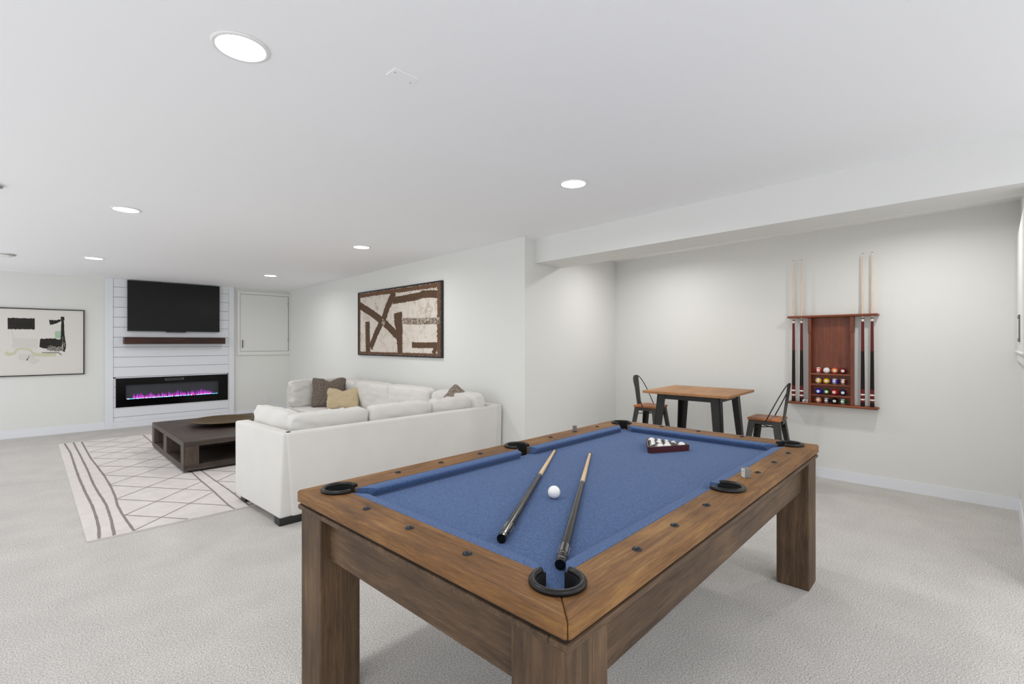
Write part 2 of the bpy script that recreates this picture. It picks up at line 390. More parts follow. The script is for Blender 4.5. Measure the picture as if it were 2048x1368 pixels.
# ---------------------------------------------------------------- fireplace wall objects
tv = empty('television', (1.785, 9.93, 1.567), 'black flat television mounted high on the white board wall', 'television')
bx('screen_housing', M['tv_bezel'], -.655, .655, -.03, .025, 0, .822, tv, bevel=.004)
bx('screen', M['tv'], -.647, .647, -.032, -.029, .012, .814, tv)
bx('sensor_tab', M['tv_bezel'], -.14, .14, -.03, 0, -.014, 0.0, tv, bevel=.003)
bx('wall_bracket', M['tv_bezel'], -.25, .25, .025, .033, .2, .6, tv)
mt = bx('mantel_shelf', M['mantel'], 1.078, 2.503, 9.78, 9.962, 1.355, 1.462, bevel=.005)
tag(mt, 'thick dark wood mantel shelf below the television', 'mantel shelf')
fp = empty('electric_fireplace', (1.785, 9.955, .335), 'long black glass electric fireplace with pink and blue flames', 'fireplace')
bm = bmesh.new()
def frame(bm, x0, x1, z0, z1, ix0, ix1, iz0, iz1, y0, y1):
    box(bm, x0, ix0, y0, y1, z0, z1); box(bm, ix1, x1, y0, y1, z0, z1); box(bm, ix0, ix1, y0, y1, z0, iz0); box(bm, ix0, ix1, y0, y1, iz1, z1)
frame(bm, -.798, .798, 0, .467, -.672, .642, .122, .354, -.012, .006)
fin(bm, 'glass_surround', M['glassblack'], fp, bevel=.002, seg=1)
bx('firebox_back', M['firebox'], -.672, .642, .028, .03, .10, .36, fp)
bm = bmesh.new(); box(bm, -.672, .642, -.004, .028, .108, .124); fin(bm, 'ember_tray', M['glassblack'], fp)
bm = bmesh.new(); box(bm, -.155, .125, -.016, -.011, .400, .440); fin(bm, 'control_strip', plain('control_strip', '#1A1A1E', 0.3), fp, bevel=.002)
bm = bmesh.new(); box(bm, -.145, -.135, -.018, -.015, .408, .430); box(bm, .10, .11, -.018, -.015, .412, .434); box(bm, -.14, .105, -.018, -.0155, .415, .4165); box(bm, -.14, .105, -.018, -.0155, .402, .4035); box(bm, -.14, .105, -.018, -.0155, .436, .4375)
fin(bm, 'control_marks', plain('control_mark', '#77787C', 0.4), fp)
bm = bmesh.new()
for i in range(150):
    x = random.uniform(-.668, .638); s = random.uniform(.003, .006)
    box(bm, x-s, x+s, .0, .012+s, .124, .124+s*1.6, mi=random.choice((0, 0, 1)))
fin(bm, 'glowing_crystals', [plain('crystal_blue', '#8FE6FF', .4, emit='#4FC3F5', es=1.1), plain('crystal_white', '#FFFFFF', .4, emit='#DDF2FF', es=1.3)], fp, kind='stuff')
def flame_mat():
    m, nt, b = newmat('flame'); b.inputs['Base Color'].default_value = (0, 0, 0, 1)
    tc = N(nt, 'ShaderNodeTexCoord'); sp = N(nt, 'ShaderNodeSeparateXYZ'); nt.links.new(tc.outputs['Object'], sp.inputs[0])
    mr = N(nt, 'ShaderNodeMapRange'); mr.inputs['From Min'].default_value = .12; mr.inputs['From Max'].default_value = .24
    nt.links.new(sp.outputs['Z'], mr.inputs['Value'])
    r = N(nt, 'ShaderNodeValToRGB'); e = r.color_ramp.elements
    e[0].position = 0; e[0].color = srgb('#FF5AD8'); e[1].position = 1; e[1].color = srgb('#3B2A66'); x = e.new(.4); x.color = srgb('#B13CC8')
    nt.links.new(mr.outputs[0], r.inputs['Fac']); nt.links.new(r.outputs['Color'], b.inputs['Emission Color']); b.inputs['Emission Strength'].default_value = 1.0
    return m
bm = bmesh.new()
for i in range(170):
    x = random.uniform(-.57, .55); h = (.05+.085*abs(noise.noise(Vector((x*9, 0, 3)))+.25)*1.6)*random.uniform(.5, 1.25); wd = random.uniform(.004, .009); y = random.uniform(.010, .024); lean = random.uniform(-.012, .012)
    a = [bm.verts.new(p) for p in ((x-wd, y, .124), (x+wd, y, .124), (x, y-.003, .124))]
    mid = [bm.verts.new(p) for p in ((x-wd*.7+lean*.4, y, .124+h*.5), (x+wd*.7+lean*.4, y, .124+h*.5), (x+lean*.4, y-.002, .124+h*.5))]
    tp = bm.verts.new((x+lean, y, .124+h))
    for k in range(3):
        j = (k+1) % 3; bm.faces.new((a[k], a[j], mid[j], mid[k])); bm.faces.new((mid[k], mid[j], tp))
fin(bm, 'flames', flame_mat(), fp, kind='stuff')

# access door, right of the fireplace
ad = empty('access_door', (3.21, 10.0, 1.14), 'square white access door set high in the corner right of the television', 'access door')
bm = bmesh.new(); frame(bm, -.463, .478, 0, 1.205, -.413, .462, .07, 1.153, -.028, -.001)
fin(bm, 'frame', M['wall'], ad, bevel=.002, seg=1)
bx('shadow_gap', M['dark'], -.413, .462, -.008, -.001, .07, 1.153, ad)
bx('door_panel', M['wall'], -.408, .452, -.022, -.008, .075, 1.148, ad, bevel=.001, seg=1)
bm = bmesh.new(); tube(bm, [(-.376, -.024, .145), (-.376, -.045, .15), (-.376, -.045, .28), (-.376, -.024, .285)], .007)
fin(bm, 'handle', plain('handle_dark', '#4A4846', .4, metal=.6), ad, smooth=True)
for z in (.30, 1.0):
    bx('hinge', M['screw'], .446, .458, -.028, -.02, z-.03, z+.03, ad)
ot = empty('wall_outlet', (3.262, 10.0, .229), 'white electrical outlet low on the wall beneath the access door', 'outlet')
bx('face_plate', M['plate'], -.042, .042, -.008, 0, 0, .135, ot, bevel=.003)
for z in (.035, .08):
    bm = bmesh.new(); box(bm, -.017, .017, -.011, -.007, z, z+.03); o = fin(bm, 'socket', M['plate'], ot, bevel=.002)
    bx('slots', M['dark'], -.008, -.005, -.0115, -.010, z+.01, z+.022, o)

# ---------------------------------------------------------------- pictures
def stroke(bm, pts, width, mp, mi=1, jag=.15, lift=0, step=.012):
    """jagged brush stroke as a strip; mp maps (a,z,lift)->xyz"""
    P = [Vector((p[0], p[1])) for p in pts]; out = []
    for a, b in zip(P, P[1:]):
        n = max(1, int((b-a).length/step))
        for i in range(n): out.append(a.lerp(b, i/n))
    out.append(P[-1]); L = []; R = []
    for i, p in enumerate(out):
        t = (out[min(i+1, len(out)-1)]-out[max(i-1, 0)]).normalized(); nn = Vector((-t.y, t.x))
        f = i/(len(out)-1); wd = width(f) if callable(width) else width
        a = wd/2*(1+random.uniform(-jag, jag)); b = wd/2*(1+random.uniform(-jag, jag))
        L.append(bm.verts.new(mp(p.x+nn.x*a, p.y+nn.y*a, lift))); R.append(bm.verts.new(mp(p.x-nn.x*b, p.y-nn.y*b, lift)))
    for i in range(len(L)-1): bm.faces.new((L[i], L[i+1], R[i+1], R[i])).material_index = mi

def mottled(name, a, b_, scale, lo=.3, hi=.7, detail=6, rough=.85):
    m, nt, b = newmat(name); b.inputs['Roughness'].default_value = rough; b.inputs['Specular IOR Level'].default_value = .2
    tc = N(nt, 'ShaderNodeTexCoord'); n = N(nt, 'ShaderNodeTexNoise'); n.inputs['Scale'].default_value = scale; n.inputs['Detail'].default_value = detail; n.inputs['Roughness'].default_value = .75; n.inputs['Distortion'].default_value = 1.2
    nt.links.new(tc.outputs['Object'], n.inputs['Vector'])
    r = N(nt, 'ShaderNodeValToRGB'); r.color_ramp.elements[0].position = lo; r.color_ramp.elements[1].position = hi
    r.color_ramp.elements[0].color = srgb(a); r.color_ramp.elements[1].color = srgb(b_)
    nt.links.new(n.outputs['Fac'], r.inputs['Fac']); nt.links.new(r.outputs['Color'], b.inputs['Base Color'])
    return m
# large brown abstract on the long wall (local: x out of the wall negative, y along, z up)
pa = empty('framed_painting', (XP, 4.905, 1.183), 'large black framed abstract of brown bars on cream above the sofa', 'painting')
W, Hh = 2.18, .978
bm = bmesh.new()
for (y0, y1, z0, z1) in ((0, .022, 0, Hh), (W-.022, W, 0, Hh), (.022, W-.022, 0, .02), (.022, W-.022, Hh-.02, Hh)): box(bm, -.032, 0, y0, y1, z0, z1)
fin(bm, 'frame', M['frameblack'], pa, bevel=.002, seg=1)
bm = bmesh.new(); box(bm, -.020, 0, .02, W-.02, .018, Hh-.018)
mpf = lambda a, z, l: (-.021-l, a-4.905, z-1.183)
bars = [([(7.035,1.955),(6.693,1.834),(6.383,1.704),(6.199,1.613),(5.93,1.46)], .112),
        ([(6.04,2.10),(6.145,1.97),(6.236,1.861),(6.35,1.67)], .125),
        ([(6.40,1.66),(6.536,1.513),(6.70,1.30)], .115), ([(6.794,1.70),(6.794,1.507),(6.777,1.212)], .13),
        ([(6.07,1.975),(5.784,1.984),(5.463,1.995),(5.311,2.015),(4.95,1.994)], .098),
        ([(5.932,1.80),(5.915,1.634),(5.893,1.45),(5.876,1.215)], lambda f: .22-.11*f),
        ([(5.581,1.347),(5.311,1.344),(4.95,1.347)], .074), ([(5.10,1.235),(5.02,1.335)], .07)]
for k, (p, wd) in enumerate(bars): stroke(bm, p, wd, mpf, 1, .13, .0004*(k+1))
stroke(bm, [(5.8,1.681),(5.541,1.665),(4.95,1.655)], .078, mpf, 3, .2, .0062)
stroke(bm, [(6.36,1.70),(6.27,1.645)], .075, mpf, 3, .2, .0066)
e = .06
for kk, (p, wd) in enumerate((([(4.972,1.208),(4.972,2.138)], .075), ([(7.040,1.208),(7.040,2.138)], .036), ([(4.932,2.108),(7.058,2.108)], .055), ([(4.932,1.222),(7.058,1.222)], .032))):
    stroke(bm, p, wd, mpf, 2, .35, .0038+.0005*kk)
cream = mottled('canvas_cream', '#A3907F', '#DDD4C9', 7, .27, .50, 10)
brown = mottled('paint_brown', '#4F3D30', '#6C5442', 30)
brown2 = mottled('paint_brown_edge', '#5C4232', '#7E5F4A', 25)
worn = mottled('paint_worn', '#5A4638', '#C9BCAE', 38, .46, .56, 4)
fin(bm, 'canvas', [cream, brown, brown2, worn], pa)
# pale abstract on the fireplace wall
pb = empty('framed_art_print', (-.15, 10.0, .89), 'pale abstract print in a thin black frame left of the fireplace', 'art print')
bm = bmesh.new()
for (x0, x1, z0, z1) in ((-.88, -.866, 0, .99), (.75, .764, 0, .99), (-.866, .75, 0, .014), (-.866, .75, .976, .99)): box(bm, x0, x1, -.03, 0, z0, z1)
fin(bm, 'frame', M['frameblack'], pb, bevel=.001, seg=1)
bm = bmesh.new(); box(bm, -.868, .752, -.02, 0, .012, .978)
mpf = lambda a, z, l: (a+.15, -.021-l, z-.89)
stroke(bm, [(-.21,1.652),(.066,1.654)], .162, mpf, 1, .05, 0)
stroke(bm, [(.118,1.37),(.197,1.365),(.25,1.362),(.36,1.35)], lambda f: .125+.04*math.sin(f*3), mpf, 1, .12, 0)
stroke(bm, [(.20,1.30),(.29,1.275),(.37,1.29)], .07, mpf, 4, .3, .0003)
stroke(bm, [(.222,1.68),(.264,1.686),(.30,1.695),(.345,1.715)], lambda f: .07-.045*f, mpf, 1, .25, .0006)
stroke(bm, [(.345,1.74),(.385,1.742)], .055, mpf, 1, .1, .0008)
stroke(bm, [(.366,1.74),(.360,1.647),(.357,1.496),(.352,1.38)], .022, mpf, 1, .15, .0009)
stroke(bm, [(.372,1.70),(.378,1.50),(.394,1.346),(.392,1.29),(.372,1.245)], .016, mpf, 1, .2, .001)
stroke(bm, [(.366,1.60),(.375,1.459),(.372,1.346),(.386,1.24)], .012, mpf, 1, .2, .0011)
stroke(bm, [(.141,1.232),(.326,1.226),(.353,1.19)], .008, mpf, 1, .2, .0012)
stroke(bm, [(.282,1.496),(.342,1.498)], .108, mpf, 2, .02, .0013)
stroke(bm, [(-.23,1.242),(-.2,1.206),(-.138,1.227)], .04, mpf, 3, .15, .0004)
stroke(bm, [(-.138,1.227),(-.122,1.283),(-.062,1.290),(.014,1.275),(.05,1.215)], .024, mpf, 3, .15, .0007)
stroke(bm, [(.045,1.205),(.158,1.198),(.291,1.199)], .05, mpf, 3, .08, .0005)
stroke(bm, [(-.17,1.56),(-.145,1.42),(-.12,1.31)], lambda f: .012, mpf, 5, .3, .0002)
stroke(bm, [(-.03,1.44),(-.035,1.30)], .26, mpf, 5, .05, .00015)
stroke(bm, [(-.1,1.17),(.0,1.17),(.09,1.08)], .09, mpf, 5, .2, .00012)
fin(bm, 'print', [plain('print_paper', '#DEDAD4', .6, spec=.3), mottled('ink_black', '#2B2926', '#3A3834', 30), plain('paint_green', '#A9C3A7', .8), plain('paint_olive', '#CCCBAD', .8), mottled('ink_dry', '#3B3835', '#BFB9B2', 90, .48, .55), plain('paint_wash', '#D5D0CA', .8)], pb)

# ---------------------------------------------------------------- rug
rg = empty('area_rug', (0, 0, 0), 'large cream rug with thin grey diamond lines under the coffee table', 'rug')
bm = bmesh.new(); box(bm, .285, 3.25, 4.42, 8.93, .0005, .012)
mpr = lambda a, b, l: (a, b, .0125+l*.3)
def rl(pts, wd=.017, lift=0): stroke(bm, pts, wd, mpr, 1, .18, lift, step=.05)
def shiftx(p, d): return [(x+d, y) for x, y in p]
l1 = [(.347,8.92),(.368,8.107),(.365,7.544),(.361,6.549),(.368,5.874),(.378,5.361),(.375,4.935),(.366,4.68),(.349,4.422)]
l2 = [(.434,8.92),(.444,7.738),(.448,6.814),(.443,6.147),(.454,5.681),(.464,5.275),(.454,4.896),(.442,4.64),(.431,4.422)]
l3 = [(.518,8.92),(.519,8.379),(.521,7.567),(.537,6.995),(.55,6.496),(.554,5.975),(.545,5.537),(.53,5.255),(.528,4.945),(.535,4.678),(.543,4.425)]
b4 = [(1.20,8.92),(1.19,7.6),(1.20,6.6),(1.217,5.972),(1.207,5.571),(1.204,5.122),(1.189,4.526),(1.198,4.422)]
b5 = [(1.30,8.92),(1.31,7.4),(1.305,6.4),(1.306,5.919),(1.307,5.536),(1.315,5.027),(1.31,4.422)]
rl(l1, .019); rl(l2, .019)
ys = [4.43, 4.88, 5.43, 6.01, 6.52, 7.035, 7.54, 8.0, 8.453, 8.905]
for d in (0, .775, 1.55):
    if d == 0: rl(l3, .018)
    rl(shiftx(b4, d), .015, .0004); rl(shiftx(b5, d), .015, .0004)
    for y in ys:
        def clip(x0, y0, x1, y1):
            if y1 > 8.92: t_ = (8.92-y0)/(y1-y0); return x0+(x1-x0)*t_, 8.92
            if y1 < 4.425: t_ = (4.425-y0)/(y1-y0); return x0+(x1-x0)*t_, 4.425
            return x1, y1
        for dy, li in ((.64, .001), (-.9 if y < 6.6 else -.78, .002)):
            x1, y1 = clip(.54, y, 1.20, y+dy)
            if abs(y1-y) > .05: rl([(.54+d, y), ((.54+x1)/2+d+.004, (y+y1)/2), (x1+d, y1)], .011, li)
fin(bm, 'rug_pile', [M['rug'], M['rugline']], rg)

# ---------------------------------------------------------------- coffee table
ct = empty('coffee_table', (1.74, 6.87, 0.012), 'low square dark wood coffee table with open sides on the rug', 'coffee table')
hx, hy = .60, .90
bx('top', M['coffee_x'], -hx, hx, -hy, hy, .275, .328, ct, bevel=.003)
bx('bottom_shelf', M['coffee_x'], -hx, hx, -hy, hy, .024, .082, ct, bevel=.003)
bx('plinth', M['blackwood'], -hx+.05, hx-.05, -hy+.05, hy-.05, 0, .024, ct)
pw = .14
for sx in (-1, 1):
    for sy in (-1, 0, 1):
        cx = sx*(hx-pw/2); cy = sy*(hy-pw/2)
        if sy == 0: bx('side_post', M['coffee_z'], cx-pw/2, cx+pw/2, -.02, .16, .082, .275, ct, bevel=.002, seg=1)
        else: bx('corner_post', M['coffee_z'], cx-pw/2, cx+pw/2, cy-pw/2, cy+pw/2, .082, .275, ct, bevel=.002, seg=1)
bx('added_divider', M['coffee_x'], -.46, .46, .02, .06, .082, .275, ct)  # inner panel added to make the side openings look darker
bm = bmesh.new(); lathe(bm, [(0, .008), (.10, .008), (.22, .022), (.33, .048), (.39, .066), (.394, .069), (.388, .071), (.33, .054), (.22, .030), (.10, .016), (0, .015)], 64)
bw = tag(fin(bm, 'bowl', M['bronze'], smooth=True), 'wide shallow bronze bowl on the coffee table', 'bowl')
bw.location = (1.782, 6.986, .332)
for v in bw.data.vertices:
    if v.co.z < .0085: v.co.z = 0.009

# ---------------------------------------------------------------- sofa
sf = empty('sectional_sofa', (2.6, 4.6, 0), 'large off-white L-shaped sectional sofa around the coffee table', 'sofa')
def loc(p): return (p[0]-2.6, p[1]-4.6, p[2])
def sbox(name, x0, x1, y0, y1, z0, z1, mat='sofa', bevel=.02, seg=4):
    o = bx(name, M[mat], x0-2.6, x1-2.6, y0-4.6, y1-4.6, z0, z1, sf, bevel=bevel, seg=seg)
    for p in o.data.polygons: p.use_smooth = True
    return o
def shexa(name, bot, top, bevel=.018):
    bm = bmesh.new(); hexa(bm, [loc(p) for p in bot], [loc(p) for p in top]); o = fin(bm, name, M['sofa'], sf, smooth=True, bevel=bevel, seg=4); return o
# near back panel: leaning seam at its left end
shexa('back_panel', [(1.412,3.765,.06),(3.60,3.826,.06),(3.60,3.926,.06),(1.412,3.865,.06)], [(1.362,3.742,.70),(3.597,3.803,.70),(3.597,3.895,.70),(1.362,3.838,.70)])
# near arm, slightly splayed
shexa('arm', [(1.322,3.775,.06),(1.442,3.782,.06),(1.40,4.69,.06),(1.275,4.69,.06)], [(1.342,3.752,.70),(1.432,3.765,.70),(1.385,4.68,.70),(1.270,4.68,.70)])
# wall side back panel
shexa('back_panel', [(3.57,3.835,.06),(3.672,3.835,.06),(3.672,7.42,.06),(3.57,7.42,.06)], [(3.585,3.818,.705),(3.668,3.82,.705),(3.668,7.42,.705),(3.585,7.42,.705)])
shexa('arm', [(2.70,7.31,.06),(3.60,7.31,.06),(3.60,7.42,.06),(2.70,7.42,.06)], [(2.70,7.31,.70),(3.60,7.31,.70),(3.60,7.42,.70),(2.70,7.42,.70)])
sbox('seat_base', 1.43, 3.58, 3.87, 4.66, .06, .28); sbox('seat_base', 2.72, 3.58, 4.66, 7.31, .06, .28)
for k in range(2): sbox('seat_cushion', 1.44+k*.63, 2.06+k*.63, 3.9, 4.70, .285, .45, bevel=.035)
sbox('seat_cushion', 2.70, 3.57, 3.9, 4.78, .285, .45, bevel=.035)
for k in range(3): sbox('seat_cushion', 2.68, 3.57, 4.79+k*.84, 5.62+k*.84, .285, .45, bevel=.035)
sbox('plinth', 1.50, 3.5, 3.90, 4.6, .015, .06, 'blackwood', bevel=0); sbox('plinth', 2.8, 3.5, 4.6, 7.3, .014, .06, 'blackwood', bevel=0)
for (x0, x1, y0, y1) in ((1.328, 1.66, 3.79, 3.90), (1.31, 1.40, 4.54, 4.66), (3.45, 3.56, 3.84, 3.95), (2.73, 2.83, 7.28, 7.40), (3.55, 3.65, 7.28, 7.40)):
    o = sbox('foot', x0, x1, y0, y1, .0 if y0 < 4.4 or x0 > 3.3 else .0125, .062, 'blackwood', bevel=.003)

def cushion_mesh(wd, ht, tk, n=5, puff=.35, pinch=0.0, seed=0, wr=.006, res=22, chop=0):
    """rounded box cushion: local x width, z height (0..ht), y thickness; crowned and slightly wrinkled"""
    bm = bmesh.new(); bmesh.ops.create_cube(bm, size=2)
    bmesh.ops.subdivide_edges(bm, edges=bm.edges[:], cuts=res, use_grid_fill=True)
    for v in bm.verts:
        p = v.co; L = (abs(p.x)**n+abs(p.y)**n+abs(p.z)**n)**(1/n); q = p/L
        fx = 1-abs(q.x)**2.5; fz = 1-abs(q.z)**2.5
        y = q.y*(1-puff+puff*math.sqrt(max(0, fx*fz)))
        x = q.x*(1-pinch*(1-abs(q.z)**3)); z = q.z*(1-pinch*(1-abs(q.x)**3))
        w_ = noise.noise(Vector((x*3+seed, z*3, seed*1.7)))*wr*1.6+noise.noise(Vector((x*9+seed, z*5, y*2)))*wr
        if chop: z -= chop*2/ht*math.exp(-(q.x/.28)**2)*max(0, q.z)**1.5
        v.co = Vector((x*wd/2+w_, y*tk/2+w_, (z+1)*ht/2+w_*1.2*(z+1)/2))
    return bm
def cushion(name, wd, ht, tk, pos, rz, tilt, mat, parent=None, **k):
    o = fin(cushion_mesh(wd, ht, tk, **k), name, mat, parent, smooth=True)
    o.matrix_basis = Matrix.Translation(loc(pos) if parent else pos) @ Matrix.Rotation(rz, 4, 'Z') @ Matrix.Rotation(tilt, 4, 'X') @ Matrix.Rotation(k.get('roll', 0) if False else 0, 4, 'Y')
    return o
# near row (lean towards -Y): tilt positive X leans top toward -y
for k, (x, wd) in enumerate(((1.80, .66), (2.49, .66), (3.13, .60))):
    cushion('back_cushion', wd+.02, .37, .17, (x, 4.03, .44), math.radians(1.6), .14, M['sofa'], sf, seed=k+1, n=9, puff=.32)
cushion('back_cushion', .66, .375, .16, (1.475, 4.375, .447), math.radians(94), .10, M['sofa'], sf, seed=8, n=9, puff=.36)
# wall row
for k, y in enumerate((4.25, 5.17, 6.08, 6.93)):
    cushion('back_cushion', (.80, .93, .90, .82)[k], .40, .19, (3.43, y, .44), math.radians(90), -.16, M['sofa'], sf, seed=20+k, n=9, puff=.32)
cushion('back_cushion', .72, .40, .18, (3.02, 7.18, .44), 0, -.10, M['sofa'], sf, seed=31, n=9, puff=.36, wr=.010)
# throw pillows
tag(cushion('throw_pillow', .50, .46, .15, (3.05, 6.80, .437), math.radians(-34), -.28, M['pillow_dark'], n=8, puff=.75, pinch=.11, seed=41, wr=.006, chop=.055), 'large square dark taupe pillow at the far end of the sofa', 'throw pillow')
tag(cushion('lumbar_pillow', .47, .315, .14, (3.11, 6.48, .437), math.radians(-40), -.30, M['pillow_tan'], n=8, puff=.75, pinch=.09, seed=45, wr=.007, chop=.035), 'small rectangular tan pillow in front of the dark taupe one', 'throw pillow')
o = fin(cushion_mesh(.40, .40, .10, n=8, puff=.75, pinch=.06, seed=51), 'throw_pillow', M['pillow_speck'], smooth=True)
o.matrix_basis = Matrix.Translation((3.32, 4.165, .67)) @ Matrix.Rotation(math.radians(-45), 4, 'Z') @ Matrix.Rotation(-.25, 4, 'X') @ Matrix.Rotation(math.radians(38), 4, 'Y') @ Matrix.Translation((0, 0, -.20))
tag(o, 'speckled brown pillow whose corner pokes up above the near back cushions', 'throw pillow')

# ---------------------------------------------------------------- pool table (local u,v frame)
PO = Vector((.804, .6365, 0)); PT = math.radians(2.0)
pt = empty('pool_table', PO, 'rustic brown wooden pool table with blue cloth and black pockets', 'pool table', PT)
TW, TD, ZT = 2.432, 1.342, .789
RW = .140
CP = .122; CR = .058; SVc = .094
corner = [((CP, CP)), ((TW-CP, CP)), ((TW-CP, TD-CP)), ((CP, TD-CP))]
dl = math.degrees(math.asin((RW-CP)/CR))     # where the corner circle meets the rail's inner line
ds = math.degrees(math.asin((RW-SVc)/CR)) if RW-SVc < CR else 90
def rail(pts, mat): 
    bm = bmesh.new(); prism(bm, pts, .745, ZT); o = fin(bm, 'rail', mat, pt, bevel=.009, seg=3)
    return o
SU = 1.205
long_pts = [(0, 0), (TW, 0)] + arc((TW-CP, CP), CR, -45, -180+(-dl)+0, 10)
long_pts = [(.0040, .0032), (.013, 0), (TW-.013, 0), (TW-.0040, .0032)] + arc((TW-CP, CP), CR, -45, -(180+dl), 12) + arc((SU, SVc), CR, ds, -(180+ds), 16) + arc((CP, CP), CR, dl, -135, 12)
rail(long_pts, M['pooltop0']); rail([(x, TD-y) for x, y in long_pts][::-1], M['pooltop0'])
short_pts = [(0, .0008), (0, TD-.0008)] + arc((CP, TD-CP), CR, 135, -(90-dl), 12)[0:] 
# inner line x = RW: circle meets it at angle +-(90-dl)
ang = math.degrees(math.acos((RW-CP)/CR))
short_pts = [(.0032, .0040), (0, .013), (0, TD-.013), (.0032, TD-.0040)] + arc((CP, TD-CP), CR, 135, 360-ang, 12) + arc((CP, CP), CR, ang, 225, 12)
rail(short_pts[::-1], M['pooltop1']); rail([(TW-x, y) for x, y in short_pts], M['pooltop1'])
# moulding and dark reveal
def ringframe(name, mat, a, z0, z1, wd, bevel=0):
    bm = bmesh.new(); box(bm, a, TW-a, a, a+wd, z0, z1); box(bm, a, TW-a, TD-a-wd, TD-a, z0, z1); box(bm, a, a+wd, a+wd, TD-a-wd, z0, z1); box(bm, TW-a-wd, TW-a, a+wd, TD-a-wd, z0, z1)
    return fin(bm, name, mat, pt, bevel=bevel)
ringframe('reveal', M['dark'], .012, .734, .7455, .10)
ringframe('moulding', M['pool0'], .004, .716, .7345, .055, bevel=.005)
# slab and cloth
bx('slate_bed', M['dark'], .05, TW-.05, .05, TD-.05, .70, .722, pt)
bm = bmesh.new()
def bedpoly():
    r = .058; out = []
    out += [(.125, .125)]
    return out
bi = .118
bp_ = [(bi, .148), (.148, bi)] + [(SU-.07, bi)] + arc((SU, .095), .058, 150, 30, 6) + [(SU+.07, bi)] + [(TW-.148, bi), (TW-bi, .148), (TW-bi, TD-.148), (TW-.148, TD-bi), (SU+.07, TD-bi)] + arc((SU, TD-.095), .058, -30, -150, 6) + [(SU-.07, TD-bi), (.148, TD-bi), (bi, TD-.148)]
prism(bm, bp_, .722, .748); fin(bm, 'cloth_bed', M['felt'], pt)
# cushions
def cushion_rail(A, B, inn, miterA, miterB):
    """A,B: ends on the wood line (2d), inn: inward unit dir; miter: shift of the nose along the rail"""
    A = Vector(A); B = Vector(B); d = (B-A).normalized(); inn = Vector(inn)
    prof = [(0, .787), (.040, .7845), (.049, .779), (.047, .770), (.032, .748), (0, .748)]
    bm = bmesh.new(); ra = []; rb = []
    for o_, z in prof:
        p = A+inn*o_+d*miterA*(o_/.049); q = B+inn*o_-d*miterB*(o_/.049)
        ra.append(bm.verts.new((p.x, p.y, z))); rb.append(bm.verts.new((q.x, q.y, z)))
    n = len(prof)
    for i in range(n): bm.faces.new((ra[i], ra[(i+1) % n], rb[(i+1) % n], rb[i]))
    bm.faces.new(ra); bm.faces.new(rb[::-1])
    fin(bm, 'cushion', M['felt'], pt, bevel=.0025, seg=2)
c0 = CP+math.sqrt(CR**2-(RW-CP)**2)+.008
for yy, inn in ((RW, (0, 1)), (TD-RW, (0, -1))):
    cushion_rail((c0, yy), (SU-.052, yy), inn, .060, .012); cushion_rail((SU+.052, yy), (TW-c0, yy), inn, .012, .060)
cushion_rail((RW, c0), (RW, TD-c0), (1, 0), .060, .060); cushion_rail((TW-RW, c0), (TW-RW, TD-c0), (-1, 0), .060, .060)
# pockets
def pocket(cx, cy, a0, a1, ext=8):
    bm = bmesh.new(); n = 28; ro, ri = CR-.0005, CR-.006
    pts = [math.radians(a0-ext+(a1-a0+2*ext)*i/n) for i in range(n+1)]
    lo, up_ = .705, .792
    grid = [[bm.verts.new((cx+r*math.cos(a), cy+r*math.sin(a), z)) for (r, z) in ((ro, lo), (ro, up_), (ri, up_), (ri, lo))] for a in pts]
    for g, h in zip(grid, grid[1:]):
        for k in range(4): bm.faces.new((g[k], g[(k+1) % 4], h[(k+1) % 4], h[k]))
    bm.faces.new(grid[0]); bm.faces.new(grid[-1][::-1])
    o = fin(bm, 'pocket', M['hole'], pt, smooth=False)
    bm = bmesh.new()
    pts = [math.radians(a0+(a1-a0)*i/n) for i in range(n+1)]
    b0 = [(cx+(CR+.005)*math.cos(a), cy+(CR+.005)*math.sin(a), .7945) for a in pts]
    tube(bm, b0, .0095, 10)
    fin(bm, 'pocket_rim', M['rubber'], o, smooth=True)
    bm = bmesh.new(); lathe(bm, [(0, .7225), (.057, .7225), (.057, .7275), (0, .7275)], 24, (cx, cy, 0)); fin(bm, 'pocket_floor', M['hole'], o)
pocket(CP, CP, 80, 370); pocket(TW-CP, CP, 170, 460); pocket(TW-CP, TD-CP, 260, 550); pocket(CP, TD-CP, -10, 280)
pocket(SU, SVc, 138, 402, 14); pocket(SU, TD-SVc, -42, 222, 14)
# rail sights
us = (.428, .675, .94, 1.54, 1.80, 2.065); vs = (.405, .68, .94)
st = [(u, .073) for u in us]+[(u, TD-.073) for u in us]+[(.077, v) for v in vs]+[(TW-.060, v) for v in vs]
for (u, v) in st:
    bm = bmesh.new(); lathe(bm, [(.0145, 0), (.0135, .0035), (.009, .0065), (0, .008)], 16, (u, v, ZT-.0006)); fin(bm, 'rail_sight', M['stud'], pt, smooth=True)
# legs and aprons
LG = .165; li = .014
for (x, y) in ((li, li), (TW-li-LG, li), (li, TD-li-LG), (TW-li-LG, TD-li-LG)):
    bx('leg', M['pool2'], x, x+LG, y, y+LG, 0, .718, pt, bevel=.005)
ap = .052; za = .548
bx('apron', M['pool0'], li+LG, TW-li-LG, ap, ap+.028, za, .718, pt, bevel=.003); bx('apron', M['pool0'], li+LG, TW-li-LG, TD-ap-.028, TD-ap, za, .718, pt, bevel=.003)
bx('apron', M['pool1'], ap, ap+.028, li+LG, TD-li-LG, za, .718, pt, bevel=.003); bx('apron', M['pool1'], TW-ap-.028, TW-ap, li+LG, TD-li-LG, za, .718, pt, bevel=.003)

def pw_(u, v, z): 
    c, s = math.cos(PT), math.sin(PT); return Vector((PO.x+u*c-v*s, PO.y+u*s+v*c, z))
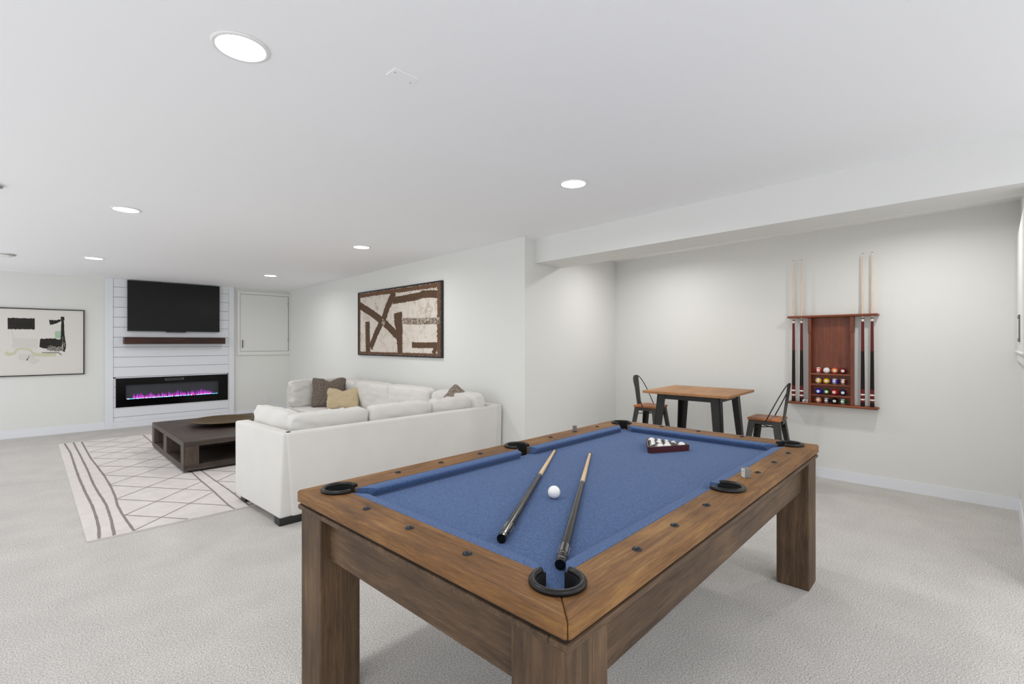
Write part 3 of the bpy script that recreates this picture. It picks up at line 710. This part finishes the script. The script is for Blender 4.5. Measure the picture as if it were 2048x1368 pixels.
# cues lying on the cloth
ZB = .748
def table_cue(bu, tu, label):
    a = pw_(bu[0], bu[1], ZB+.0155); b = pw_(tu[0], tu[1], ZB+.008)
    L = (b-a).length; t = empty('pool_cue', a, label, 'pool cue', group='cues lying on the pool table')
    t.rotation_euler = (b-a).to_track_quat('X', 'Z').to_euler()
    def R(f): return .0155-.0085*f
    def seg(name, f0, f1, mat, extra=0, n=4, label=None):
        bm = bmesh.new(); tube(bm, [(L*(f0+(f1-f0)*i/n), 0, 0) for i in range(n+1)], [R(f0+(f1-f0)*i/n)+extra for i in range(n+1)], 20); return fin(bm, name, mat, t, smooth=False)
    seg('butt_cap', 0, .012, M['cue_black'], -.0005); seg('cap_ring', .012, .016, M['steel'], .0004); seg('butt_sleeve', .016, .075, M['cue_black'], .0002)
    o = seg('ring', .035, .038, M['steel'], .0006)
    bm = bmesh.new()
    for k in range(6):
        a_ = k*PI/3+.2; u_ = Vector((0, math.cos(a_), math.sin(a_))); w_ = Vector((0, -math.sin(a_), math.cos(a_))); r = R(.075)+.0003
        p0 = Vector((L*.045, 0, 0)); p1 = Vector((L*.085, 0, 0))
        vs_ = [bm.verts.new(p) for p in (p0+u_*r-w_*.004, p0+u_*r+w_*.004, p1+u_*(r+.0004)+w_*.004, p1+u_*(r+.0004)-w_*.004)]
        bm.faces.new(vs_)
        vv = bmesh.ops.extrude_face_region(bm, geom=[bm.faces[-1] if False else vs_[0].link_faces[0]])
        for g in vv['geom']:
            if isinstance(g, bmesh.types.BMVert): g.co -= u_*.002
    fin(bm, 'inlays', M['steel'], t)
    seg('grip', .075, .38, M['grip'], .0003, 8); seg('forearm', .38, .565, M['cue_black'], .0001, 6); seg('joint', .565, .575, M['steel'], .0002)
    seg('shaft', .575, .975, M['maple'], 0, 8); seg('ferrule', .975, .992, M['tip'], 0); seg('tip', .992, 1.0, M['cue_dark'], -.0003)
    return t
table_cue((.262, .452), (1.40, 1.125), 'left cue on the table, its butt well clear of the pocket')
table_cue((.246, .209), (1.478, .935), 'right cue on the table, its butt reaching the nearest corner pocket')
# object balls
def sphere_bm(r, seg=32, c=(0, 0, 0)):
    bm = bmesh.new(); bmesh.ops.create_uvsphere(bm, u_segments=seg, v_segments=seg//2, radius=r)
    if c != (0, 0, 0): bmesh.ops.translate(bm, verts=bm.verts, vec=c)
    return bm
M['cue_ball'] = plain('ball_white', '#EDEDEB', .12, spec=.6, coat=.4)
o = fin(sphere_bm(.0255, 48), 'cue_ball', M['cue_ball'], smooth=True); o.location = pw_(.725, .605, ZB+.0255)
tag(o, 'white cue ball lying between the two cues', 'billiard ball')
# triangle rack with fifteen grey-toned balls
A = Vector((1.715, .70)); dirAB = Vector((.231, -.137)).normalized(); perp = Vector((-dirAB.y, dirAB.x)); side = .285
cen = A+dirAB*side/2+perp*side*.2887
def tri(r_in, rnd, n=6):
    """rounded triangle outline: inradius r_in, corner radius rnd"""
    pts = []; 
    for k in range(3):
        ca = math.radians(-150+120*k)
        d = 2*(r_in-rnd); cx, cy = d*math.cos(ca), d*math.sin(ca)
        pts += [(cx+rnd*math.cos(ca+math.radians(-60+120*i/n)), cy+rnd*math.sin(ca+math.radians(-60+120*i/n))) for i in range(n+1)]
    return pts
tr = empty('ball_rack', pw_(cen.x, cen.y, ZB), 'dark red wooden triangle holding the balls near the far rail', 'ball rack', PT+math.atan2(dirAB.y, dirAB.x))
rb = .0238; rin = 2*rb*4*.2887+rb+.001
bm = bmesh.new(); po = tri(rin+.007, .020, 8); pi_ = tri(rin, .016, 8); n = len(po)
vo0 = [bm.verts.new((x, y, 0)) for x, y in po]; vo1 = [bm.verts.new((x, y, .036)) for x, y in po]; vi0 = [bm.verts.new((x, y, 0)) for x, y in pi_]; vi1 = [bm.verts.new((x, y, .036)) for x, y in pi_]
for i in range(n):
    j = (i+1) % n
    bm.faces.new((vo0[i], vo0[j], vo1[j], vo1[i])); bm.faces.new((vi0[j], vi0[i], vi1[i], vi1[j])); bm.faces.new((vo1[i], vo1[j], vi1[j], vi1[i])); bm.faces.new((vo0[j], vo0[i], vi0[i], vi0[j]))
fin(bm, 'triangle_frame', wood('rack_maroon', '#2A1114', '#3F191C', '#552426', 0, rough=.35), tr)
def ballmat(name, base, band=None, bw_=.55, rad=.0238, spot=True):
    m, nt, b = newmat(name); b.inputs['Roughness'].default_value = .12; b.inputs['Coat Weight'].default_value = .4
    if band:
        tc = N(nt, 'ShaderNodeTexCoord'); sp = N(nt, 'ShaderNodeSeparateXYZ'); nt.links.new(tc.outputs['Object'], sp.inputs[0])
        ab = N(nt, 'ShaderNodeMath', operation='ABSOLUTE'); nt.links.new(sp.outputs['Z'], ab.inputs[0])
        lt = N(nt, 'ShaderNodeMath', operation='LESS_THAN'); lt.inputs[1].default_value = rad*bw_; nt.links.new(ab.outputs[0], lt.inputs[0])
        mx = N(nt, 'ShaderNodeMix', data_type='RGBA'); nt.links.new(lt.outputs[0], mx.inputs[0]); mx.inputs[6].default_value = srgb(base); mx.inputs[7].default_value = srgb(band)
        nt.links.new(mx.outputs[2], b.inputs['Base Color'])
    else: b.inputs['Base Color'].default_value = srgb(base)
    return m
bmw = [ballmat('ball_white_plain', '#E6E5E2'), ballmat('ball_striped_dark', '#E2E1DE', '#474643', .80), ballmat('ball_charcoal', '#E2E1DE', '#3F3E3B', .92), ballmat('ball_black', '#E2E1DE', '#1A1A1A', .86), ballmat('ball_pale_band', '#E8E7E4', '#B9B3AE', .45)]
order = {0: [1, 4, 0, 2, 0], 1: [1, 1, 1, 1], 2: [1, 1, 3], 3: [1, 1], 4: [4]}
nm = {0: 'white', 1: 'dark-banded white ball', 2: 'charcoal ball', 3: 'black-banded ball', 4: 'pale-banded white ball'}
rows = {0: 'nearest row of five', 1: 'second row', 2: 'middle row', 3: 'fourth row', 4: 'far corner'}
posn = {5: ['at the left end', 'second from the left', 'in the centre', 'second from the right', 'at the right end'], 4: ['at the left end', 'left of centre', 'right of centre', 'at the right end'], 3: ['at the left', 'in the centre', 'at the right'], 2: ['at the left', 'at the right'], 1: ['alone at the apex']}
ballme = {}
for row in range(5):
    cnt = 5-row
    for k in range(cnt):
        lx = (k-(cnt-1)/2)*2*rb; ly = -(2*rb*4*.2887)+row*2*rb*.866
        mi = order[row][k]
        c, s = math.cos(tr.rotation_euler.z), math.sin(tr.rotation_euler.z)
        if mi not in ballme:
            o = fin(sphere_bm(rb, 32), 'billiard_ball', bmw[mi], smooth=True); ballme[mi] = o
        else: o = ballme[mi].copy(); COL.objects.link(o)
        o.location = (tr.location.x+lx*c-ly*s, tr.location.y+lx*s+ly*c, ZB+rb)
        q_ = .22 if row else .45
        o.rotation_euler = (random.uniform(-q_, q_), random.uniform(-q_, q_), random.uniform(0, 3))
        kind = 'plain white ball' if mi == 0 else nm[mi]
        tag(o, '%s %s of the triangle\'s %s' % (kind, posn[cnt][k], rows[row]), 'billiard ball', 'balls in the triangle')
# chalk cubes on the rails
def chalk(u, v, label, rz=0, s=.021, h=.03):
    t = empty('chalk_cube', pw_(u, v, ZT), label, 'chalk', PT+rz)
    bx('chalk_block', plain('chalk_grey', '#77726C', .6), -s/2, s/2, -s/2, s/2, 0, h, t, bevel=.001, seg=1)
    bm = bmesh.new(); box(bm, -s/2-.0006, -s/2, -s/2+.0012, s/2-.0012, .0012, h-.0012)
    o = fin(bm, 'paper_label', plain('chalk_label', '#D8D4D0', .7), t)
    bm = bmesh.new(); box(bm, -s/2-.0011, -s/2-.0005, -.003, .003, h*.55, h*.72); box(bm, -s/2-.0011, -s/2-.0005, -.005, .005, h*.30, h*.35)
    fin(bm, 'label_mark', plain('label_mark', '#8A8886', .7), o)
chalk(1.428, .088, 'grey chalk cube with a white label beside the right side pocket', -.72, .028, .040)
chalk(1.785+.035, TD-.055, 'grey chalk cube standing on the far long rail', -2.3, .024, .037)

# ---------------------------------------------------------------- bar table and chairs
BT = empty('bar_table', (4.99, 2.21, 0), 'small square bar table with brown plank top and black metal legs', 'table', math.radians(3.5))
bx('tabletop', M['bar_top'], -.425, .425, -.43, .43, .853, .88, BT, bevel=.006)
bm = bmesh.new(); frame_ = .33
for (x0, x1, y0, y1) in ((-.305, .305, -.310, -.295), (-.305, .305, .295, .310), (-.310, -.295, -.305, .305), (.295, .310, -.305, .305)): box(bm, x0, x1, y0, y1, .795, .853)
fin(bm, 'apron', M['metal_black'], BT, bevel=.002, seg=1)
def angle_leg(parent, sx, sy, r0, r1, z0, z1, w0, w1, mat, th=.012):
    """folded L-section leg: corner top at (r0), foot at (r1); flange width w0 top, w1 bottom"""
    bm = bmesh.new(); T = (sx*r0, sy*r0); B = (sx*r1, sy*r1)
    hexa(bm, [(B[0], B[1], z0), (B[0]-sx*w1, B[1], z0), (B[0]-sx*w1, B[1]-sy*th, z0), (B[0], B[1]-sy*th, z0)], [(T[0], T[1], z1), (T[0]-sx*w0, T[1], z1), (T[0]-sx*w0, T[1]-sy*th, z1), (T[0], T[1]-sy*th, z1)])
    hexa(bm, [(B[0], B[1], z0), (B[0], B[1]-sy*w1, z0), (B[0]-sx*th, B[1]-sy*w1, z0), (B[0]-sx*th, B[1], z0)], [(T[0], T[1], z1), (T[0], T[1]-sy*w0, z1), (T[0]-sx*th, T[1]-sy*w0, z1), (T[0]-sx*th, T[1], z1)])
    o = fin(bm, 'leg', mat, parent, bevel=.003, seg=1)
    return o
for sx in (-1, 1):
    for sy in (-1, 1): angle_leg(BT, sx, sy, .315, .375, 0, .853, .09, .062, M['metal_black'])
def make_chair(label):
    t = empty('bar_chair', (0, 0, 0), label, 'chair', group='metal chairs at the bar table')
    s = .148; ZS = .64
    bm = bmesh.new(); prism(bm, [(-s, -s), (s, -s), (s, s), (-s, s)], ZS-.026, ZS); fin(bm, 'seat', M['seat_wood'], t, bevel=.008)
    bm = bmesh.new(); 
    for (x0, x1, y0, y1) in ((-.137, .137, -.137, -.127), (-.137, .137, .127, .137), (-.137, -.127, -.137, .137), (.127, .137, -.137, .137)): box(bm, x0, x1, y0, y1, ZS-.062, ZS-.026)
    fin(bm, 'seat_frame', M['metal'], t, bevel=.002, seg=1)
    for sx in (-1, 1):
        for sy in (-1, 1): angle_leg(t, sx, sy, .138, .215, 0, ZS-.028, .062, .042, M['metal'], .008)
    for k, sgn in enumerate((-1, 1)):
        bm = bmesh.new(); z = ZS-.10; e_ = .15
        tube(bm, [(-e_*.93, -sgn*e_*.93, z+k*.008), (e_*.93, sgn*e_*.93, z+k*.008)], .005, 8); fin(bm, 'cross_brace', M['metal'], t, smooth=True)
    for y in (-.19, .19):
        bm = bmesh.new(); tube(bm, [(-.19, y, .2), (.19, y, .2)], .006); fin(bm, 'stretcher', M['metal'], t, smooth=True)
    # hoop: starts on both seat sides, rises and leans back (+y is the back)
    pts = []
    for i in range(25):
        f = i/24; a = PI*f; x = -math.cos(a)
        hgt = math.sin(a)**.62
        xw = .146*(abs(x)**.8)*(1 if x > 0 else -1)
        pts.append((xw, .02+.175*hgt, ZS-.03+.372*hgt))
    bm = bmesh.new(); tube(bm, pts, .0055, 8); fin(bm, 'back_hoop', M['metal'], t, smooth=True)
    bm = bmesh.new(); hexa(bm, [(-.044, .138, ZS-.06), (.044, .138, ZS-.06), (.044, .146, ZS-.06), (-.044, .146, ZS-.06)], [(-.058, .190, ZS+.338), (.058, .190, ZS+.338), (.058, .198, ZS+.338), (-.058, .198, ZS+.338)])
    fin(bm, 'back_splat', M['metal'], t, bevel=.002, seg=1)
    return t
ch = make_chair('metal chair with wooden seat left of the bar table, back turned to the side wall')
ch.location = (5.24, 2.905, 0); ch.rotation_euler = (0, 0, math.radians(3))
c2 = copy_tree(ch); c2.location = (5.215, 1.61, 0); c2.rotation_euler = (0, 0, math.radians(183))
c2['label'] = 'metal chair with wooden seat right of the bar table, below the cue rack'

# ---------------------------------------------------------------- cue rack on the back wall
CK = empty('cue_rack', (XB, 1.168, .742), 'reddish brown wall rack for cues and balls on the right wall', 'cue rack')
def kb(name, mat, x0, x1, y0, y1, z0, z1, bevel=.003): return bx(name, M[mat], x0-XB, x1-XB, y0-1.168, y1-1.168, z0-.742, z1-.742, CK, bevel=bevel)
kb('bottom_rail', 'mahog_y', 5.645, 5.75, .783, 1.553, .742, .765, .008)
kb('top_rail', 'mahog_y', 5.645, 5.75, .783, 1.553, 1.634, 1.656, .008)
kb('back_panel', 'mahog_z', 5.735, 5.75, .985, 1.36, .765, 1.634, .0)
for (y0, y1) in ((1.337, 1.360), (.978, 1.001)):
    kb('side_panel', 'mahog_z', 5.665, 5.735, y0, y1, .765, 1.634)
    kb('side_panel_thickening', 'mahog_z', 5.658, 5.735, y0-.003, y1+.003, 1.475, 1.634, .004)
for z in (1.068, .961, .853): kb('ball_shelf', 'mahog_y', 5.668, 5.735, 1.001, 1.337, z-.016, z, .002)
ck_y = (1.502, 1.428, .906, .832)
def rack_cue(y, label):
    t = empty('pool_cue', (5.69, y, .765), label, 'pool cue', group='cues standing in the wall rack')
    L = 1.475
    def R(f): return .0180-.0122*f
    def seg(name, f0, f1, mat, ex=0):
        bm = bmesh.new(); tube(bm, [(0, 0, L*f0), (0, 0, L*(f0+f1)/2), (0, 0, L*f1)], [R(f0)+ex, R((f0+f1)/2)+ex, R(f1)+ex], 16); fin(bm, name, mat, t)
    seg('butt_cap', 0, .026, M['cue_dark']); seg('lower_sleeve', .026, .040, M['cue_red']); seg('lower_ring', .040, .050, M['ivory'], .0003); seg('butt_band', .050, .072, M['cue_red'])
    seg('upper_ring', .072, .082, M['ivory'], .0003); seg('butt_sleeve', .082, .112, M['cue_red']); seg('grip', .112, .36, M['cue_dark']); seg('forearm', .36, .555, M['cue_red'])
    seg('collar', .555, .572, M['ivory'], .0002); seg('joint', .572, .578, M['cue_dark'], .0002); seg('shaft', .578, .985, M['maple_z']); seg('ferrule', .985, .996, M['ivory']); seg('tip', .996, 1, M['tip'])
for y, s in zip(ck_y, ('leftmost cue in the wall rack', 'second cue from the left, just left of the ball shelves', 'third cue from the left, just right of the ball shelves', 'rightmost cue in the wall rack')): rack_cue(y, s)
# balls on the shelves, with numbers
num_me = {}
def numeral(n):
    if n in num_me: return num_me[n]
    cu = bpy.data.curves.new('n', 'FONT'); cu.body = str(n); cu.size = .0155; cu.align_x = 'CENTER'; cu.align_y = 'CENTER'; cu.extrude = .0002
    ob = bpy.data.objects.new('n', cu); COL.objects.link(ob); bpy.context.view_layer.update()
    me = bpy.data.meshes.new_from_object(ob.evaluated_get(bpy.context.evaluated_depsgraph_get())); bpy.data.objects.remove(ob)
    me.materials.clear(); me.materials.append(M['cue_black']); num_me[n] = me; return me
colr = {1: '#D9A91E', 2: '#2A2FBE', 3: '#C41F22', 4: '#26204E', 5: '#DE7033', 6: '#12603A', 7: '#6E1424', 8: '#141414'}
cname = {1: 'yellow', 2: 'blue', 3: 'red', 4: 'dark purple', 5: 'orange', 6: 'green', 7: 'maroon', 8: 'black'}
R2 = .0300
grid = [[11, 0, 5, 7], [9, 1, 10, 15], [2, 6, 3, 4], [13, 12, 8, 14]]
shelfz = (1.068, .961, .853, .765)
capm = plain('number_disc', '#F0EDE6', .2)
sn = ['top ball shelf', 'second ball shelf', 'third ball shelf', 'bottom ball shelf']
bmats = {}
for r_, row in enumerate(grid):
    for k, n_ in enumerate(row):
        y = 1.169+(1.5-k)*.0700+.004; z = shelfz[r_]+R2
        if n_ == 0: mt_ = M['cue_ball']; lab = 'plain white cue ball on the %s of the wall rack' % sn[r_]
        elif n_ <= 8: mt_ = ballmat('ball_%d' % n_, colr[n_]); lab = 'solid %s number %d ball on the rack\'s %s' % (cname[n_], n_, sn[r_])
        else: mt_ = ballmat('ball_%d' % n_, '#ECE8E0', colr[n_-8], .62, R2); lab = 'white and %s striped number %d ball, %s' % (cname[n_-8], n_, sn[r_])
        o = fin(sphere_bm(R2, 36), 'billiard_ball', mt_, smooth=True); o.location = (5.704, y, z)
        tag(o, lab, 'billiard ball', 'numbered balls in the wall rack')
        yaw = random.uniform(-.15, .15)+.06; pit = random.uniform(-.12, .12)
        o.rotation_euler = (0, 0, yaw)
        if n_:
            # white number disc: a spherical cap facing -x
            bm = bmesh.new(); rings = []
            for j in range(5):
                a = j/4*.46; rings.append([( -(R2+.0003)*math.cos(a), (R2+.0003)*math.sin(a)*math.cos(2*PI*i/24), (R2+.0003)*math.sin(a)*math.sin(2*PI*i/24)) for i in range(24)])
            c_ = bm.verts.new((-(R2+.0003), 0, 0)); vr = [[bm.verts.new(p) for p in rg_] for rg_ in rings[1:]]
            for i in range(24): bm.faces.new((c_, vr[0][i], vr[0][(i+1) % 24]))
            for g, h in zip(vr, vr[1:]):
                for i in range(24): bm.faces.new((g[i], g[(i+1) % 24], h[(i+1) % 24], h[i]))
            d = fin(bm, 'number_disc', capm, o, smooth=True)
            nu = bpy.data.objects.new('numeral', numeral(n_)); COL.objects.link(nu); nu.parent = d
            nu.matrix_basis = Matrix.Translation((-(R2+.0006), 0, 0)) @ Matrix(((0, 0, -1, 0), (-1, 0, 0, 0), (0, 1, 0, 0), (0, 0, 0, 1)))
# small chalk box on the rack's lower rail
t = empty('chalk_box', (5.668, 1.388, .765), 'tiny white chalk box with dark print on the lower rail of the wall rack', 'chalk')
bx('box', plain('chalk_box_white', '#D9D7D4', .6), -.018, .018, -.022, .022, 0, .026, t, bevel=.001, seg=1)
bm = bmesh.new(); box(bm, -.0187, -.018, -.018, .006, .006, .018); fin(bm, 'print_block', plain('print_black', '#2A2A2C', .6), t)
bm = bmesh.new(); box(bm, -.0187, -.018, .010, .019, .006, .012); fin(bm, 'print_accent', plain('print_red', '#A04A48', .6), t)
